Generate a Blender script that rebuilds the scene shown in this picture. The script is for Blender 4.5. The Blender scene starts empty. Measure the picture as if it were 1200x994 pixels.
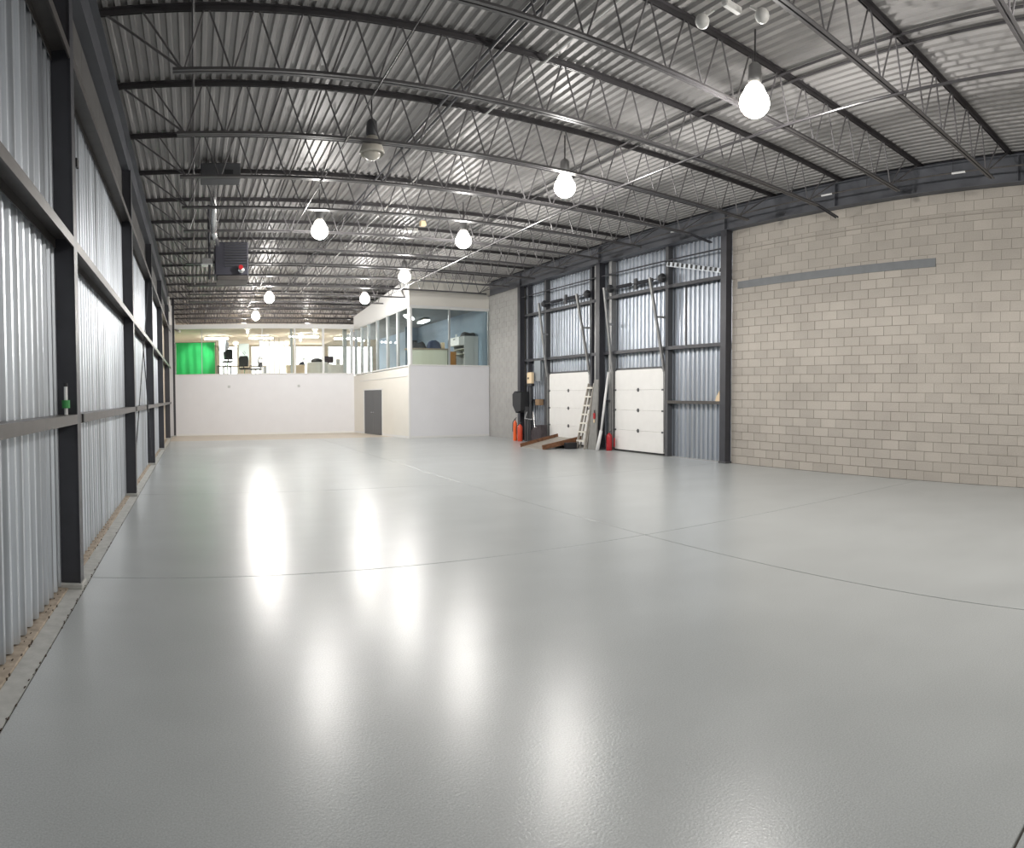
import bpy, math, random
from mathutils import Vector, Matrix

random.seed(7)
S = bpy.context.scene
COL = S.collection

# ------------------------------------------------------------------ camera
F, XC, YC = 771.8, 568.0, 488.2            # cylindrical phone panorama, 1200 x 994
YAW, PITCH, ROLL = -0.4405, -0.031, 0.0033
cd = bpy.data.cameras.new('camera')
cd.type = 'PANO'
cd.panorama_type = 'CENTRAL_CYLINDRICAL'
cd.central_cylindrical_range_u_min = -XC / F
cd.central_cylindrical_range_u_max = (1200 - XC) / F
cd.central_cylindrical_range_v_min = -(994 - YC) / F
cd.central_cylindrical_range_v_max = YC / F
cd.central_cylindrical_radius = 1.0
cam = bpy.data.objects.new('camera', cd)
COL.objects.link(cam)
Rm = Matrix.Rotation(YAW, 3, 'Z') @ Matrix.Rotation(PITCH, 3, 'X') @ Matrix.Rotation(ROLL, 3, 'Y')
cam.matrix_world = Matrix.Translation((0, 0, 1.7)) @ (Rm @ Matrix.Rotation(math.pi / 2, 3, 'X')).to_4x4()
S.camera = cam

# ------------------------------------------------------------------ world, exposure
w = bpy.data.worlds.new('world')
S.world = w
w.use_nodes = True
w.node_tree.nodes['Background'].inputs[0].default_value = (0.8, 0.88, 1.0, 1)
w.node_tree.nodes['Background'].inputs[1].default_value = 0.6
S.view_settings.view_transform = 'Standard'
S.view_settings.look = 'None'
S.view_settings.gamma = 1
S.view_settings.use_curve_mapping = False
S.view_settings.exposure = 0.12
S.cycles.max_bounces = 9
S.cycles.diffuse_bounces = 5
S.cycles.glossy_bounces = 4
S.cycles.transparent_max_bounces = 12
S.cycles.sample_clamp_indirect = 4.0
S.cycles.use_denoising = True

LAMP_W = 420.0          # one high-bay lamp
UP = 0.5                # share that the prismatic shade also throws sideways and up
TUBE_E = 75.0           # fluorescent tubes
WIN_E = 4.0             # daylight in the office windows

# ------------------------------------------------------------------ materials
def nodes(m):
    m.use_nodes = True
    nt = m.node_tree
    return nt, nt.nodes, nt.links, nt.nodes['Principled BSDF']

def M(name, col, rough=0.5, metal=0.0, var=0.0, scale=8.0, bump=0.0, bscale=60.0, stretch=None, spec=0.5, rvar=0.0):
    m = bpy.data.materials.new(name)
    nt, N, L, b = nodes(m)
    b.inputs['Base Color'].default_value = (*col, 1)
    b.inputs['Roughness'].default_value = rough
    b.inputs['Metallic'].default_value = metal
    b.inputs['Specular IOR Level'].default_value = spec
    geo = N.new('ShaderNodeNewGeometry')
    vec = geo.outputs['Position']
    if stretch:
        mp = N.new('ShaderNodeMapping'); mp.inputs['Scale'].default_value = stretch
        L.new(vec, mp.inputs['Vector']); vec = mp.outputs[0]
    if var or rvar:
        nz = N.new('ShaderNodeTexNoise'); nz.inputs['Scale'].default_value = scale; nz.inputs['Detail'].default_value = 5
        L.new(vec, nz.inputs['Vector'])
        if var:
            mr = N.new('ShaderNodeMapRange')
            mr.inputs['From Min'].default_value = 0.3; mr.inputs['From Max'].default_value = 0.7
            mr.inputs['To Min'].default_value = 1 - var; mr.inputs['To Max'].default_value = 1 + var
            L.new(nz.outputs['Fac'], mr.inputs['Value'])
            mx = N.new('ShaderNodeVectorMath'); mx.operation = 'SCALE'
            mx.inputs[0].default_value = col
            L.new(mr.outputs[0], mx.inputs['Scale']); L.new(mx.outputs[0], b.inputs['Base Color'])
        if rvar:
            m2 = N.new('ShaderNodeMapRange')
            m2.inputs['From Min'].default_value = 0.3; m2.inputs['From Max'].default_value = 0.7
            m2.inputs['To Min'].default_value = rough - rvar; m2.inputs['To Max'].default_value = rough + rvar
            L.new(nz.outputs['Fac'], m2.inputs['Value']); L.new(m2.outputs[0], b.inputs['Roughness'])
    if bump:
        n2 = N.new('ShaderNodeTexNoise'); n2.inputs['Scale'].default_value = bscale; n2.inputs['Detail'].default_value = 3
        L.new(vec, n2.inputs['Vector'])
        bp = N.new('ShaderNodeBump'); bp.inputs['Strength'].default_value = bump; bp.inputs['Distance'].default_value = 0.01
        L.new(n2.outputs['Fac'], bp.inputs['Height']); L.new(bp.outputs[0], b.inputs['Normal'])
    return m

def emit(name, col, e):
    m = bpy.data.materials.new(name)
    nt, N, L, b = nodes(m)
    b.inputs['Base Color'].default_value = (*col, 1)
    b.inputs['Emission Color'].default_value = (*col, 1)
    b.inputs['Emission Strength'].default_value = e
    return m

def glass_mat():
    m = bpy.data.materials.new('clear_glass')
    m.use_nodes = True
    nt = m.node_tree; N, L = nt.nodes, nt.links
    N.clear()
    out = N.new('ShaderNodeOutputMaterial'); mx = N.new('ShaderNodeMixShader')
    tr = N.new('ShaderNodeBsdfTransparent'); tr.inputs[0].default_value = (0.93, 0.96, 0.95, 1)
    gl = N.new('ShaderNodeBsdfGlossy'); gl.inputs['Roughness'].default_value = 0.02
    lw = N.new('ShaderNodeLayerWeight')
    pw = N.new('ShaderNodeMath'); pw.operation = 'POWER'; pw.inputs[1].default_value = 5; L.new(lw.outputs['Facing'], pw.inputs[0])
    ma = N.new('ShaderNodeMath'); ma.operation = 'MULTIPLY_ADD'; ma.inputs[1].default_value = 0.55; ma.inputs[2].default_value = 0.03
    L.new(pw.outputs[0], ma.inputs[0]); L.new(ma.outputs[0], mx.inputs[0]); L.new(tr.outputs[0], mx.inputs[1]); L.new(gl.outputs[0], mx.inputs[2])
    L.new(mx.outputs[0], out.inputs[0])
    return m

def block_mat():
    m = M('concrete_block', (0.425, 0.39, 0.348), 0.92, bump=0.5, bscale=45)
    nt, N, L, b = m.node_tree, m.node_tree.nodes, m.node_tree.links, m.node_tree.nodes['Principled BSDF']
    geo = N.new('ShaderNodeNewGeometry'); sx = N.new('ShaderNodeSeparateXYZ'); L.new(geo.outputs['Position'], sx.inputs[0])
    def math_(op, a, bb=None):
        n = N.new('ShaderNodeMath'); n.operation = op
        for i, v in enumerate((a, bb)):
            if v is None: continue
            if isinstance(v, (int, float)): n.inputs[i].default_value = v
            else: L.new(v, n.inputs[i])
        return n.outputs[0]
    row = math_('FLOOR', math_('DIVIDE', sx.outputs['Z'], 0.2032))
    half = math_('MULTIPLY', math_('MODULO', row, 2), 0.5)
    cell = math_('FLOOR', math_('ADD', math_('DIVIDE', sx.outputs['Y'], 0.4064), half))
    cx = N.new('ShaderNodeCombineXYZ'); L.new(row, cx.inputs[0]); L.new(cell, cx.inputs[1])
    wn = N.new('ShaderNodeTexWhiteNoise'); wn.noise_dimensions = '2D'; L.new(cx.outputs[0], wn.inputs['Vector'])
    big = N.new('ShaderNodeTexNoise'); big.inputs['Scale'].default_value = 0.9; L.new(geo.outputs['Position'], big.inputs['Vector'])
    fine = N.new('ShaderNodeTexNoise'); fine.inputs['Scale'].default_value = 40; L.new(geo.outputs['Position'], fine.inputs['Vector'])
    v = math_('ADD', math_('MULTIPLY', wn.outputs['Value'], 0.15), math_('ADD', math_('MULTIPLY', big.outputs['Fac'], 0.30), math_('MULTIPLY', fine.outputs['Fac'], 0.22)))
    v = math_('ADD', v, 0.665)
    sc = N.new('ShaderNodeVectorMath'); sc.operation = 'SCALE'; sc.inputs[0].default_value = (0.425, 0.39, 0.348)
    L.new(v, sc.inputs['Scale']); L.new(sc.outputs[0], b.inputs['Base Color'])
    return m

def floor_mat():
    m = bpy.data.materials.new('sealed_concrete')
    nt, N, L, b = nodes(m)
    geo = N.new('ShaderNodeNewGeometry'); P = geo.outputs['Position']
    def noise(s, d=4, stretch=None):
        v = P
        if stretch:
            mp = N.new('ShaderNodeMapping'); mp.inputs['Scale'].default_value = stretch; L.new(P, mp.inputs['Vector']); v = mp.outputs[0]
        n = N.new('ShaderNodeTexNoise'); n.inputs['Scale'].default_value = s; n.inputs['Detail'].default_value = d
        L.new(v, n.inputs['Vector']); return n.outputs['Fac']
    def mr(x, lo, hi):
        r = N.new('ShaderNodeMapRange'); r.inputs['From Min'].default_value = 0.3; r.inputs['From Max'].default_value = 0.7
        r.inputs['To Min'].default_value = lo; r.inputs['To Max'].default_value = hi; L.new(x, r.inputs['Value']); return r.outputs[0]
    def mul(a, c):
        q = N.new('ShaderNodeMath'); q.operation = 'MULTIPLY'; L.new(a, q.inputs[0]); L.new(c, q.inputs[1]); return q.outputs[0]
    f = mul(mr(noise(0.8, 4, (1, 1.5, 1)), 0.955, 1.045), mul(mr(noise(120, 3), 0.86, 1.14), mr(noise(1.4, 2), 0.98, 1.02)))
    sc = N.new('ShaderNodeVectorMath'); sc.operation = 'SCALE'; sc.inputs[0].default_value = (0.42, 0.44, 0.442)
    L.new(f, sc.inputs['Scale']); L.new(sc.outputs[0], b.inputs['Base Color'])
    b.inputs['Roughness'].default_value = 0.275
    b.inputs['Specular IOR Level'].default_value = 0.32
    bp = N.new('ShaderNodeBump'); bp.inputs['Strength'].default_value = 0.20; bp.inputs['Distance'].default_value = 0.004
    L.new(noise(75, 2), bp.inputs['Height'])
    bp2 = N.new('ShaderNodeBump'); bp2.inputs['Strength'].default_value = 0.015; bp2.inputs['Distance'].default_value = 0.02
    L.new(noise(2.2, 2, (0.5, 1.6, 1)), bp2.inputs['Height']); L.new(bp.outputs[0], bp2.inputs['Normal'])
    L.new(bp2.outputs[0], b.inputs['Normal'])
    return m

FLOOR = floor_mat()
BARE = M('bare_concrete', (0.56, 0.50, 0.42), 0.45, var=0.06, scale=3, bump=0.1)
GROOVE = M('joint_filler', (0.10, 0.09, 0.08), 0.9)
BLOCK = block_mat()
MORTAR = M('mortar', (0.40, 0.37, 0.325), 0.95, var=0.08, scale=2)
MORTAR_DARK = M('mortar_dark', (0.27, 0.245, 0.21), 0.95, var=0.08, scale=2)
GALV = M('galvanized_siding', (0.60, 0.64, 0.69), 0.34, 0.82, var=0.38, scale=7.0, bump=0.12, bscale=5, stretch=(1, 2.2, 0.02), rvar=0.06)
GALV2 = M('weathered_siding', (0.50, 0.535, 0.59), 0.37, 0.85, var=0.16, scale=6.0, bump=0.05, bscale=5, stretch=(1, 2.0, 0.03), rvar=0.05)
DECK = M('galvanized_deck', (0.335, 0.325, 0.32), 0.50, 0.1, spec=0.35, var=0.12, scale=1.5, stretch=(3, 0.4, 1), rvar=0.06)
STEEL = M('dark_primer', (0.045, 0.046, 0.055), 0.42, var=0.12, scale=4)
JOIST = M('joist_primer', (0.05, 0.047, 0.05), 0.35, var=0.10, scale=4)
BEAM = M('beam_paint', (0.10, 0.105, 0.12), 0.5, var=0.10, scale=2)
WEB_LIT = M('web_lit_primer', (0.13, 0.125, 0.13), 0.35, var=0.10, scale=4)  # joist primer made lighter, lamp light on the webs put into the colour
GIRT = M('girt_steel', (0.085, 0.078, 0.074), 0.42, 0.2, var=0.15, scale=5)
PANEL = M('dusty_panel', (0.075, 0.072, 0.07), 0.7, var=0.18, scale=2.5)
PLYWOOD = M('plywood', (0.58, 0.50, 0.40), 0.7, var=0.08, scale=4)
SILL = M('dusty_timber', (0.36, 0.30, 0.235), 0.8, var=0.25, scale=14, bump=0.3, bscale=40)
KERB = M('kerb_concrete', (0.43, 0.43, 0.41), 0.7, var=0.14, scale=9, bump=0.25, bscale=70)
DIRT = M('dirt', (0.07, 0.05, 0.035), 0.95)
WHITE = M('white_wall_paint', (0.72, 0.72, 0.745), 0.6, var=0.015, scale=2)
CREAM = M('cream_wall_paint', (0.77, 0.745, 0.69), 0.6, var=0.015, scale=2)
TRIMW = M('white_trim', (0.74, 0.74, 0.73), 0.45)
ALU = M('mullion_metal', (0.50, 0.52, 0.53), 0.35, 0.6)
DOORW = M('white_door', (0.80, 0.79, 0.77), 0.45, var=0.02, scale=5)
DOORG = M('grey_door', (0.105, 0.11, 0.118), 0.4)
LINTEL = M('grey_lintel', (0.17, 0.18, 0.19), 0.55, var=0.08, scale=4)
TRACK = M('galvanized_track', (0.30, 0.30, 0.30), 0.45, 0.5, var=0.1, scale=6)
BLACK = M('black_plastic', (0.022, 0.023, 0.026), 0.45)
DARKG = M('dark_grey_steel', (0.08, 0.082, 0.088), 0.5)
RUST = M('rusty_steel', (0.17, 0.078, 0.038), 0.75, var=0.35, scale=9)
CHECKER = M('worn_steel_plate', (0.40, 0.37, 0.33), 0.5, 0.3, var=0.12, scale=6)
WOODL = M('pale_ladder_wood', (0.40, 0.37, 0.33), 0.6, var=0.1, scale=12)
WOODT = M('pale_tread', (0.74, 0.71, 0.64), 0.55)
WOODG = M('weathered_wood', (0.235, 0.232, 0.222), 0.75, var=0.15, scale=10, stretch=(4, 4, 0.6))
ORANGEW = M('orange_wood', (0.58, 0.27, 0.08), 0.5, var=0.1, scale=9)
PVC = M('white_pvc', (0.80, 0.80, 0.80), 0.35)
RED = M('red_enamel', (0.40, 0.016, 0.022), 0.3)
ORANGE = M('orange_enamel', (0.80, 0.13, 0.03), 0.35)
BEIGE = M('beige_box', (0.74, 0.58, 0.38), 0.55)
GREEN = M('green_tape', (0.05, 0.30, 0.08), 0.5)
CLOTH = M('green_cloth', (0.045, 0.60, 0.16), 0.85, var=0.12, scale=1.3, bump=0.5, bscale=2.2)
CHROME = M('chrome', (0.75, 0.75, 0.76), 0.2, 1.0)
WHITEP = M('white_plastic', (0.72, 0.71, 0.68), 0.4)
LAMPOFF = M('unlit_prismatic_shade', (0.55, 0.52, 0.46), 0.3)
HEATER = M('heater_sheet', (0.042, 0.042, 0.055), 0.4)
DUCT = M('flue_metal', (0.70, 0.70, 0.70), 0.25, 0.9)
TAN = M('tan_ceiling', (0.68, 0.58, 0.46), 0.8)
BLUEW = M('blue_painted_block', (0.27, 0.345, 0.43), 0.7, var=0.03, scale=2)
CARPET = M('pale_office_floor', (0.58, 0.54, 0.49), 0.9)
LAMINATE = M('pale_laminate', (0.70, 0.57, 0.42), 0.4)
LAMCREAM = M('cream_laminate', (0.62, 0.62, 0.52), 0.45)
NAVY = M('navy_fabric', (0.035, 0.045, 0.085), 0.8)
FABRIC = M('black_mesh_fabric', (0.025, 0.025, 0.028), 0.8)
CABINET = M('grey_cabinet', (0.48, 0.49, 0.49), 0.5)
SCREEN = M('dark_screen', (0.03, 0.022, 0.028), 0.2)
GLASS = glass_mat()
BULB = emit('lit_globe', (1.0, 0.95, 0.86), 22.0)
SHADE_LIT = emit('lit_prismatic_shade', (1.0, 0.96, 0.89), 6.0)
TUBE = emit('fluorescent_tube', (1.0, 0.98, 0.95), TUBE_E)
TUBE_DIM = emit('dim_fluorescent_tube', (0.95, 0.98, 1.0), 9.0)
DAY = emit('daylit_blind', (1.0, 0.98, 0.95), WIN_E)
SOFT = emit('softbox_face', (0.95, 0.97, 1.0), 1.6)

# ------------------------------------------------------------------ mesh helpers
ORG = {}

class MB:
    def __init__(s): s.v = []; s.f = []
    def add(s, vs, fs):
        n = len(s.v); s.v += [tuple(p) for p in vs]; s.f += [tuple(i + n for i in q) for q in fs]; return s
    def box(s, x0, y0, z0, x1, y1, z1):
        x0, x1 = sorted((x0, x1)); y0, y1 = sorted((y0, y1)); z0, z1 = sorted((z0, z1))
        return s.add([(x0,y0,z0),(x1,y0,z0),(x1,y1,z0),(x0,y1,z0),(x0,y0,z1),(x1,y0,z1),(x1,y1,z1),(x0,y1,z1)],
                     [(0,3,2,1),(4,5,6,7),(0,1,5,4),(1,2,6,5),(2,3,7,6),(3,0,4,7)])
    def bev(s, x0, y0, z0, x1, y1, z1, b):           # box with chamfered edges
        c = [(x0+x1)/2, (y0+y1)/2, (z0+z1)/2]; h = [abs(x1-x0)/2, abs(y1-y0)/2, abs(z1-z0)/2]
        b = min(b, *[q*0.49 for q in h]); vs = []; idx = {}
        for sx in (-1,1):
            for sy in (-1,1):
                for sz in (-1,1):
                    for ax in range(3):
                        p = [c[i] + (sx,sy,sz)[i]*(h[i] if i == ax else h[i]-b) for i in range(3)]
                        idx[(sx,sy,sz,ax)] = len(vs); vs.append(p)
        fs = []
        for ax in range(3):
            o = [i for i in range(3) if i != ax]
            for sg in (-1,1):
                q = []
                for a, bb in ((-1,-1),(1,-1),(1,1),(-1,1)):
                    k = [0,0,0]; k[ax] = sg; k[o[0]] = a; k[o[1]] = bb; q.append(idx[(*k, ax)])
                fs.append(q)
        for ax in range(3):
            o = [i for i in range(3) if i != ax]
            for a in (-1,1):
                for bb in (-1,1):
                    k0 = [0,0,0]; k1 = [0,0,0]; k0[ax] = -1; k1[ax] = 1
                    for k in (k0, k1): k[o[0]] = a; k[o[1]] = bb
                    fs.append((idx[(*k0,o[0])], idx[(*k1,o[0])], idx[(*k1,o[1])], idx[(*k0,o[1])]))
        for sx in (-1,1):
            for sy in (-1,1):
                for sz in (-1,1): fs.append(tuple(idx[(sx,sy,sz,a)] for a in range(3)))
        return s.add(vs, fs)
    def tube(s, p, q, r, n=8, r2=None, caps=True):
        p = Vector(p); q = Vector(q); d = (q-p).normalized(); r2 = r if r2 is None else r2
        a = d.orthogonal().normalized(); b = d.cross(a); vs = []
        for c, rr in ((p, r), (q, r2)):
            for i in range(n):
                t = 2*math.pi*i/n; vs.append(c + a*math.cos(t)*rr + b*math.sin(t)*rr)
        fs = [(i, (i+1)%n, n+(i+1)%n, n+i) for i in range(n)]
        if caps: fs += [tuple(range(n-1,-1,-1)), tuple(range(n, 2*n))]
        return s.add(vs, fs)
    def path(s, pts, r, n=8):
        for a, b in zip(pts, pts[1:]): s.tube(a, b, r, n)
        for a in pts[1:-1]: s.ball(a, r, n, 4)
        return s
    def ball(s, c, r, n=12, m=8, sz=1.0):
        prof = [(r*math.sin(math.pi*i/m), -r*sz*math.cos(math.pi*i/m)) for i in range(m+1)]
        return s.lathe(prof, c, n)
    def lathe(s, prof, c, n=16):
        vs = []; fs = []
        for rr, z in prof:
            for i in range(n):
                t = 2*math.pi*i/n; vs.append((c[0]+rr*math.cos(t), c[1]+rr*math.sin(t), c[2]+z))
        for j in range(len(prof)-1):
            for i in range(n): fs.append((j*n+i, j*n+(i+1)%n, (j+1)*n+(i+1)%n, (j+1)*n+i))
        return s.add(vs, fs)
    def bar(s, p, q, wd, th, up=(0,0,1)):            # oriented rectangular bar, wd across, th along up
        p = Vector(p); q = Vector(q); d = (q-p).normalized(); u = Vector(up)
        a = d.cross(u).normalized(); u = a.cross(d); vs = []
        for c in (p, q):
            for i, j in ((-1,-1),(1,-1),(1,1),(-1,1)): vs.append(c + a*wd/2*i + u*th/2*j)
        return s.add(vs, [(0,1,2,3),(7,6,5,4),(0,4,5,1),(1,5,6,2),(2,6,7,3),(3,7,4,0)])
    def prism(s, poly, lo, hi, axis):                # poly in the other two axes, extruded along axis
        def mk(a, b, t):
            return {0:(t,a,b), 1:(a,t,b), 2:(a,b,t)}[axis]
        n = len(poly)
        vs = [mk(a,b,lo) for a,b in poly] + [mk(a,b,hi) for a,b in poly]
        return s.add(vs, [(i,(i+1)%n,n+(i+1)%n,n+i) for i in range(n)] + [tuple(range(n-1,-1,-1)), tuple(range(n,2*n))])
    def mesh(s, name, mat, off=(0,0,0), smooth=False):
        me = bpy.data.meshes.new(name)
        me.from_pydata([(x-off[0], y-off[1], z-off[2]) for x,y,z in s.v], [], s.f)
        import bmesh as bmm
        bm = bmm.new(); bm.from_mesh(me); bmm.ops.recalc_face_normals(bm, faces=bm.faces); bm.to_mesh(me); bm.free()
        me.materials.append(mat)
        if smooth:
            for p in me.polygons: p.use_smooth = True
        return me
    def build(s, name, mat, parent=None, smooth=False, kind=None, label=None):
        off = ORG.get(parent.name, (0,0,0)) if parent else (0,0,0)
        o = bpy.data.objects.new(name, s.mesh(name, mat, off, smooth)); COL.objects.link(o)
        if parent: o.parent = parent
        ORG[o.name] = off
        if kind: o['kind'] = kind
        if label: o['label'] = label
        return o

def inst(name, me, parent, loc=(0,0,0)):
    o = bpy.data.objects.new(name, me); COL.objects.link(o); o.parent = parent; o.location = loc
    ORG[o.name] = loc
    return o

def tag(o, label, cat, group=None):
    o['label'] = label; o['category'] = cat
    if group: o['group'] = group
    return o

def thing(name, loc, label, cat, group=None):
    o = bpy.data.objects.new(name, None); COL.objects.link(o); o.location = loc; o.empty_display_size = 0.1
    ORG[o.name] = tuple(loc)
    return tag(o, label, cat, group)

def struct(name, mb, mat, label=None, cat=None):
    o = mb.build(name, mat); o['kind'] = 'structure'
    if label: o['label'] = label
    if cat: o['category'] = cat
    return o

def clone(root, loc):
    r = root.copy(); COL.objects.link(r); r.location = loc; ORG[r.name] = tuple(loc)
    for ch in list(root.children):
        c = ch.copy(); COL.objects.link(c); c.parent = r
        for g in ch.children:
            d = g.copy(); COL.objects.link(d); d.parent = c
    return r

# ------------------------------------------------------------------ dimensions (metres)
YB, YE = -6.0, 30.5          # hall behind camera .. rear office wall
XL, XR = -1.27, 12.25        # left siding plane, face of right block wall
ZD = 6.5                     # underside of roof deck
COLY = [0.3, 5.92, 11.65, 17.15, 22.4, 28.2]
ORD = ['first', 'second', 'third', 'fourth', 'fifth', 'sixth', 'seventh', 'eighth', 'ninth', 'tenth', 'eleventh',
       'twelfth', 'thirteenth', 'fourteenth', 'fifteenth', 'sixteenth', 'seventeenth', 'eighteenth', 'nineteenth', 'twentieth', 'twenty-first', 'twenty-second', 'twenty-third']

# ------------------------------------------------------------------ floor
fl = struct('floor', MB().box(-1.6, YB-0.2, -0.2, 12.7, 31, -0.012), GROOVE, 'grey sealed concrete slab floor across the whole hall', 'floor')
g = 0.006
xs = [-1.02, 5.08, 12.25]
ys = [YB, 0.76, 6.22, 11.75, 17.2, 22.6, 26.6, YE]
for i in range(2):
    for j in range(len(ys)-1):
        MB().bev(xs[i]+g, ys[j]+g, -0.1, xs[i+1]-g+(0.0 if i == 0 else 0.0), ys[j+1]-g, 0.0, 0.003).build('floor_slab', BARE if ys[j] > 26 else FLOOR, fl)
MB().box(12.25, 11.6, -0.1, 12.45, 25.2, 0.0).build('floor_slab', KERB, fl)
# kerb strip and timber sill beside the left siding
tr = struct('trim_1', MB().box(-1.16, YB, -0.1, -1.023, YE, 0.002), KERB, 'narrow concrete kerb strip with dirty crack along the left siding', 'trim')
for j in range(9):
    y0 = YB + j*4.05
    MB().bev(-1.30, y0+0.005, -0.1, -1.162, min(YE, y0+4.045), 0.014, 0.006).build('sill_board', SILL, tr)
d = MB()
rr = random.Random(3)
for k in range(230):                                   # crumbs of dirt along the crack and the sill
    y = rr.uniform(2.6, 24) if k % 3 else rr.uniform(2.6, 9)
    x = rr.choice((-1.02, -1.02, -1.16, -1.21)) + rr.uniform(-0.008, 0.008); s = rr.uniform(0.0025, 0.007)
    d.box(x-s*0.6, y-s*2, 0.0, x+s*0.6, y+s*2, 0.007 if x > -1.1 else 0.018)
d.build('dirt_crumbs', DIRT, tr, kind='stuff')

# ------------------------------------------------------------------ corrugated sheets
def sheet_profile(pitch, n, depth, base):
    pts = []
    for k in range(n):
        y = k*pitch; r = pitch-base
        pts += [(y, 0), (y+base, 0), (y+base+r*0.22, depth), (y+base+r*0.78, depth)]
    pts.append((n*pitch, 0))
    return pts

def siding_mesh(name, z0, z1, sgn, mat, pitch=0.18, n=5, depth=0.046, base=0.098):
    m = MB(); pr = sheet_profile(pitch, n, depth, base)
    vs = [(sgn*dd, y, z0) for y, dd in pr] + [(sgn*dd, y, z1) for y, dd in pr]; k = len(pr)
    m.add(vs, [(i, i+1, k+i+1, k+i) for i in range(k-1)])
    me = m.mesh(name, mat)
    return me

wl = struct('wall_left', MB().box(-1.50, YB, -0.1, -1.36, YE+0.2, 6.7), PANEL, 'left long wall of corrugated galvanized siding on dark steel girts', 'wall')
me_l = siding_mesh('siding_sheet', 0.026, 6.3, 1, GALV)
y = YB
k = 0
while y < 22.3:
    o = inst('siding_sheet', me_l, wl, (XL - 0.004*(k % 2), y, 0)); y += 0.898; k += 1
yy = y
while yy < 30.2:
    MB().bev(XL-0.02, yy+0.004, 0.026, XL+0.012, min(30.4, yy+1.216), 6.3, 0.003).build('plywood_sheet', PLYWOOD, wl); yy += 1.22
# girts: lipped channels between siding and column face
for zt, lip, up in ((1.58, 0.085, False), (3.17, 0.09, False), (4.84, 0.09, False)):
    for a, b in zip([YB]+COLY, COLY+[30.3]):
        m = MB()
        a2, b2 = a+0.085, b-0.085
        m.box(-1.225, a2, zt-0.008, -1.05, b2, zt)
        m.box(-1.058, a2, zt-lip, -1.05, b2, zt-0.008)
        m.box(-1.225, a2, zt-lip, -1.217, b2, zt-0.008)
        m.box(-1.066, a2, zt-lip, -1.058, b2, zt-lip+0.006)
        m.build('girt', GIRT, wl)
# dusty fascia panels above the top girt
for a, b in zip([YB]+COLY, COLY+[30.3]):
    c = a+0.09
    n = max(1, round((b-a)/1.4)); st = (b-a-0.18)/n
    for i in range(n):
        MB().bev(-1.225, c+i*st+0.004, 4.845, -1.20, c+(i+1)*st-0.004, 5.70, 0.004).build('fascia_panel', PANEL, wl)
m = MB()
m.box(-1.185, YB, 5.735, -1.165, 30.3, 6.41); m.box(-1.27, YB, 5.72, -1.075, 30.3, 5.735); m.box(-1.27, YB, 6.41, -1.075, 30.3, 6.425)
m.build('eave_beam', BEAM, wl)
for y, z in ((6.12, 1.54), (6.06, 3.90), (11.85, 1.54)):
    MB().bev(-1.06, y-0.04, z-0.04, -1.035, y+0.04, z+0.04, 0.004).build('clip', BLACK, wl)
# wind-brace rods in the third bay
for p, q in (((-1.13, 11.9, 0.2), (-1.13, 16.95, 4.7)), ((-1.11, 16.9, 0.25), (-1.11, 14.4, 3.0))):
    MB().tube(p, q, 0.012, 6).build('brace_rod', STEEL, wl)

def column(x0, x1, yc, h, label, group=None, half=0.085):
    c = thing('steel_column', ((x0+x1)/2, yc, 0), label, 'column', 'steel columns')
    m = MB()
    m.box(x0, yc-half, 0.05, x0+0.014, yc+half, h); m.box(x1-0.014, yc-half, 0.05, x1, yc+half, h)
    m.box(x0+0.014, yc-0.006, 0.05, x1-0.014, yc+0.006, h)
    # closing plates near both edges, as on the boxed front of these columns
    m.box(x0+0.014, yc-half+0.012, 0.05, x1-0.014, yc-half+0.02, h)
    m.build('shaft', STEEL, c)
    MB().bev(x0-0.01, yc-half-0.03, 0.0, x1+0.02, yc+half+0.03, 0.05, 0.008).build('base_plate', KERB if x0 < 5 else DARKG, c)
    return c
for i, yc in enumerate(COLY):
    if i == 0: lab = 'dark steel column on left wall, outside the view beside the camera'
    else: lab = 'dark steel column against the left siding, %s from the camera' % ORD[i-1]
    column(-1.25, -1.05, yc, 5.72, lab)
column(-0.96, -0.86, 30.05, 6.3, 'slim dark steel post at left end of the white rear wall', half=0.06)

# ------------------------------------------------------------------ right wall: block wall
wr = struct('wall_right', MB().box(12.262, 6.3, 0, 12.45, 11.55, 4.42), MORTAR_DARK, 'right wall of grey-beige concrete blocks under a dark steel beam', 'wall')
m = MB(); m.box(12.262, YB, 0, 12.45, 6.3, 5.9); m.box(12.262, 6.3, 4.42, 12.45, 11.55, 5.9)
m.build('mortar_bed', MORTAR, wr)
BL, BH, GAP = 0.4064, 0.2032, 0.009
blocks = []
for r in range(29):
    z0, z1 = r*BH, min((r+1)*BH, 5.9)
    k = -40
    off = 0.5 if r % 2 else 0.0
    for k in range(-16, 30):
        a, b = (k-off)*BL, (k+1-off)*BL
        a2, b2 = max(a, YB), min(b, 11.55)
        if b2-a2 < 0.06: continue
        blocks.append((a2, b2, z0, z1))
lintel = (5.9, 11.35, 4.42, 4.60)
def vis(b): return b[0] > 3.55
pr = sorted([b for b in blocks if vis(b)], key=lambda b: (b[0]-0)**2 + 12.25**2 + (b[2]-1.7)**2)
solo = set(pr[:300])
rest = MB(); rb = random.Random(5)
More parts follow.
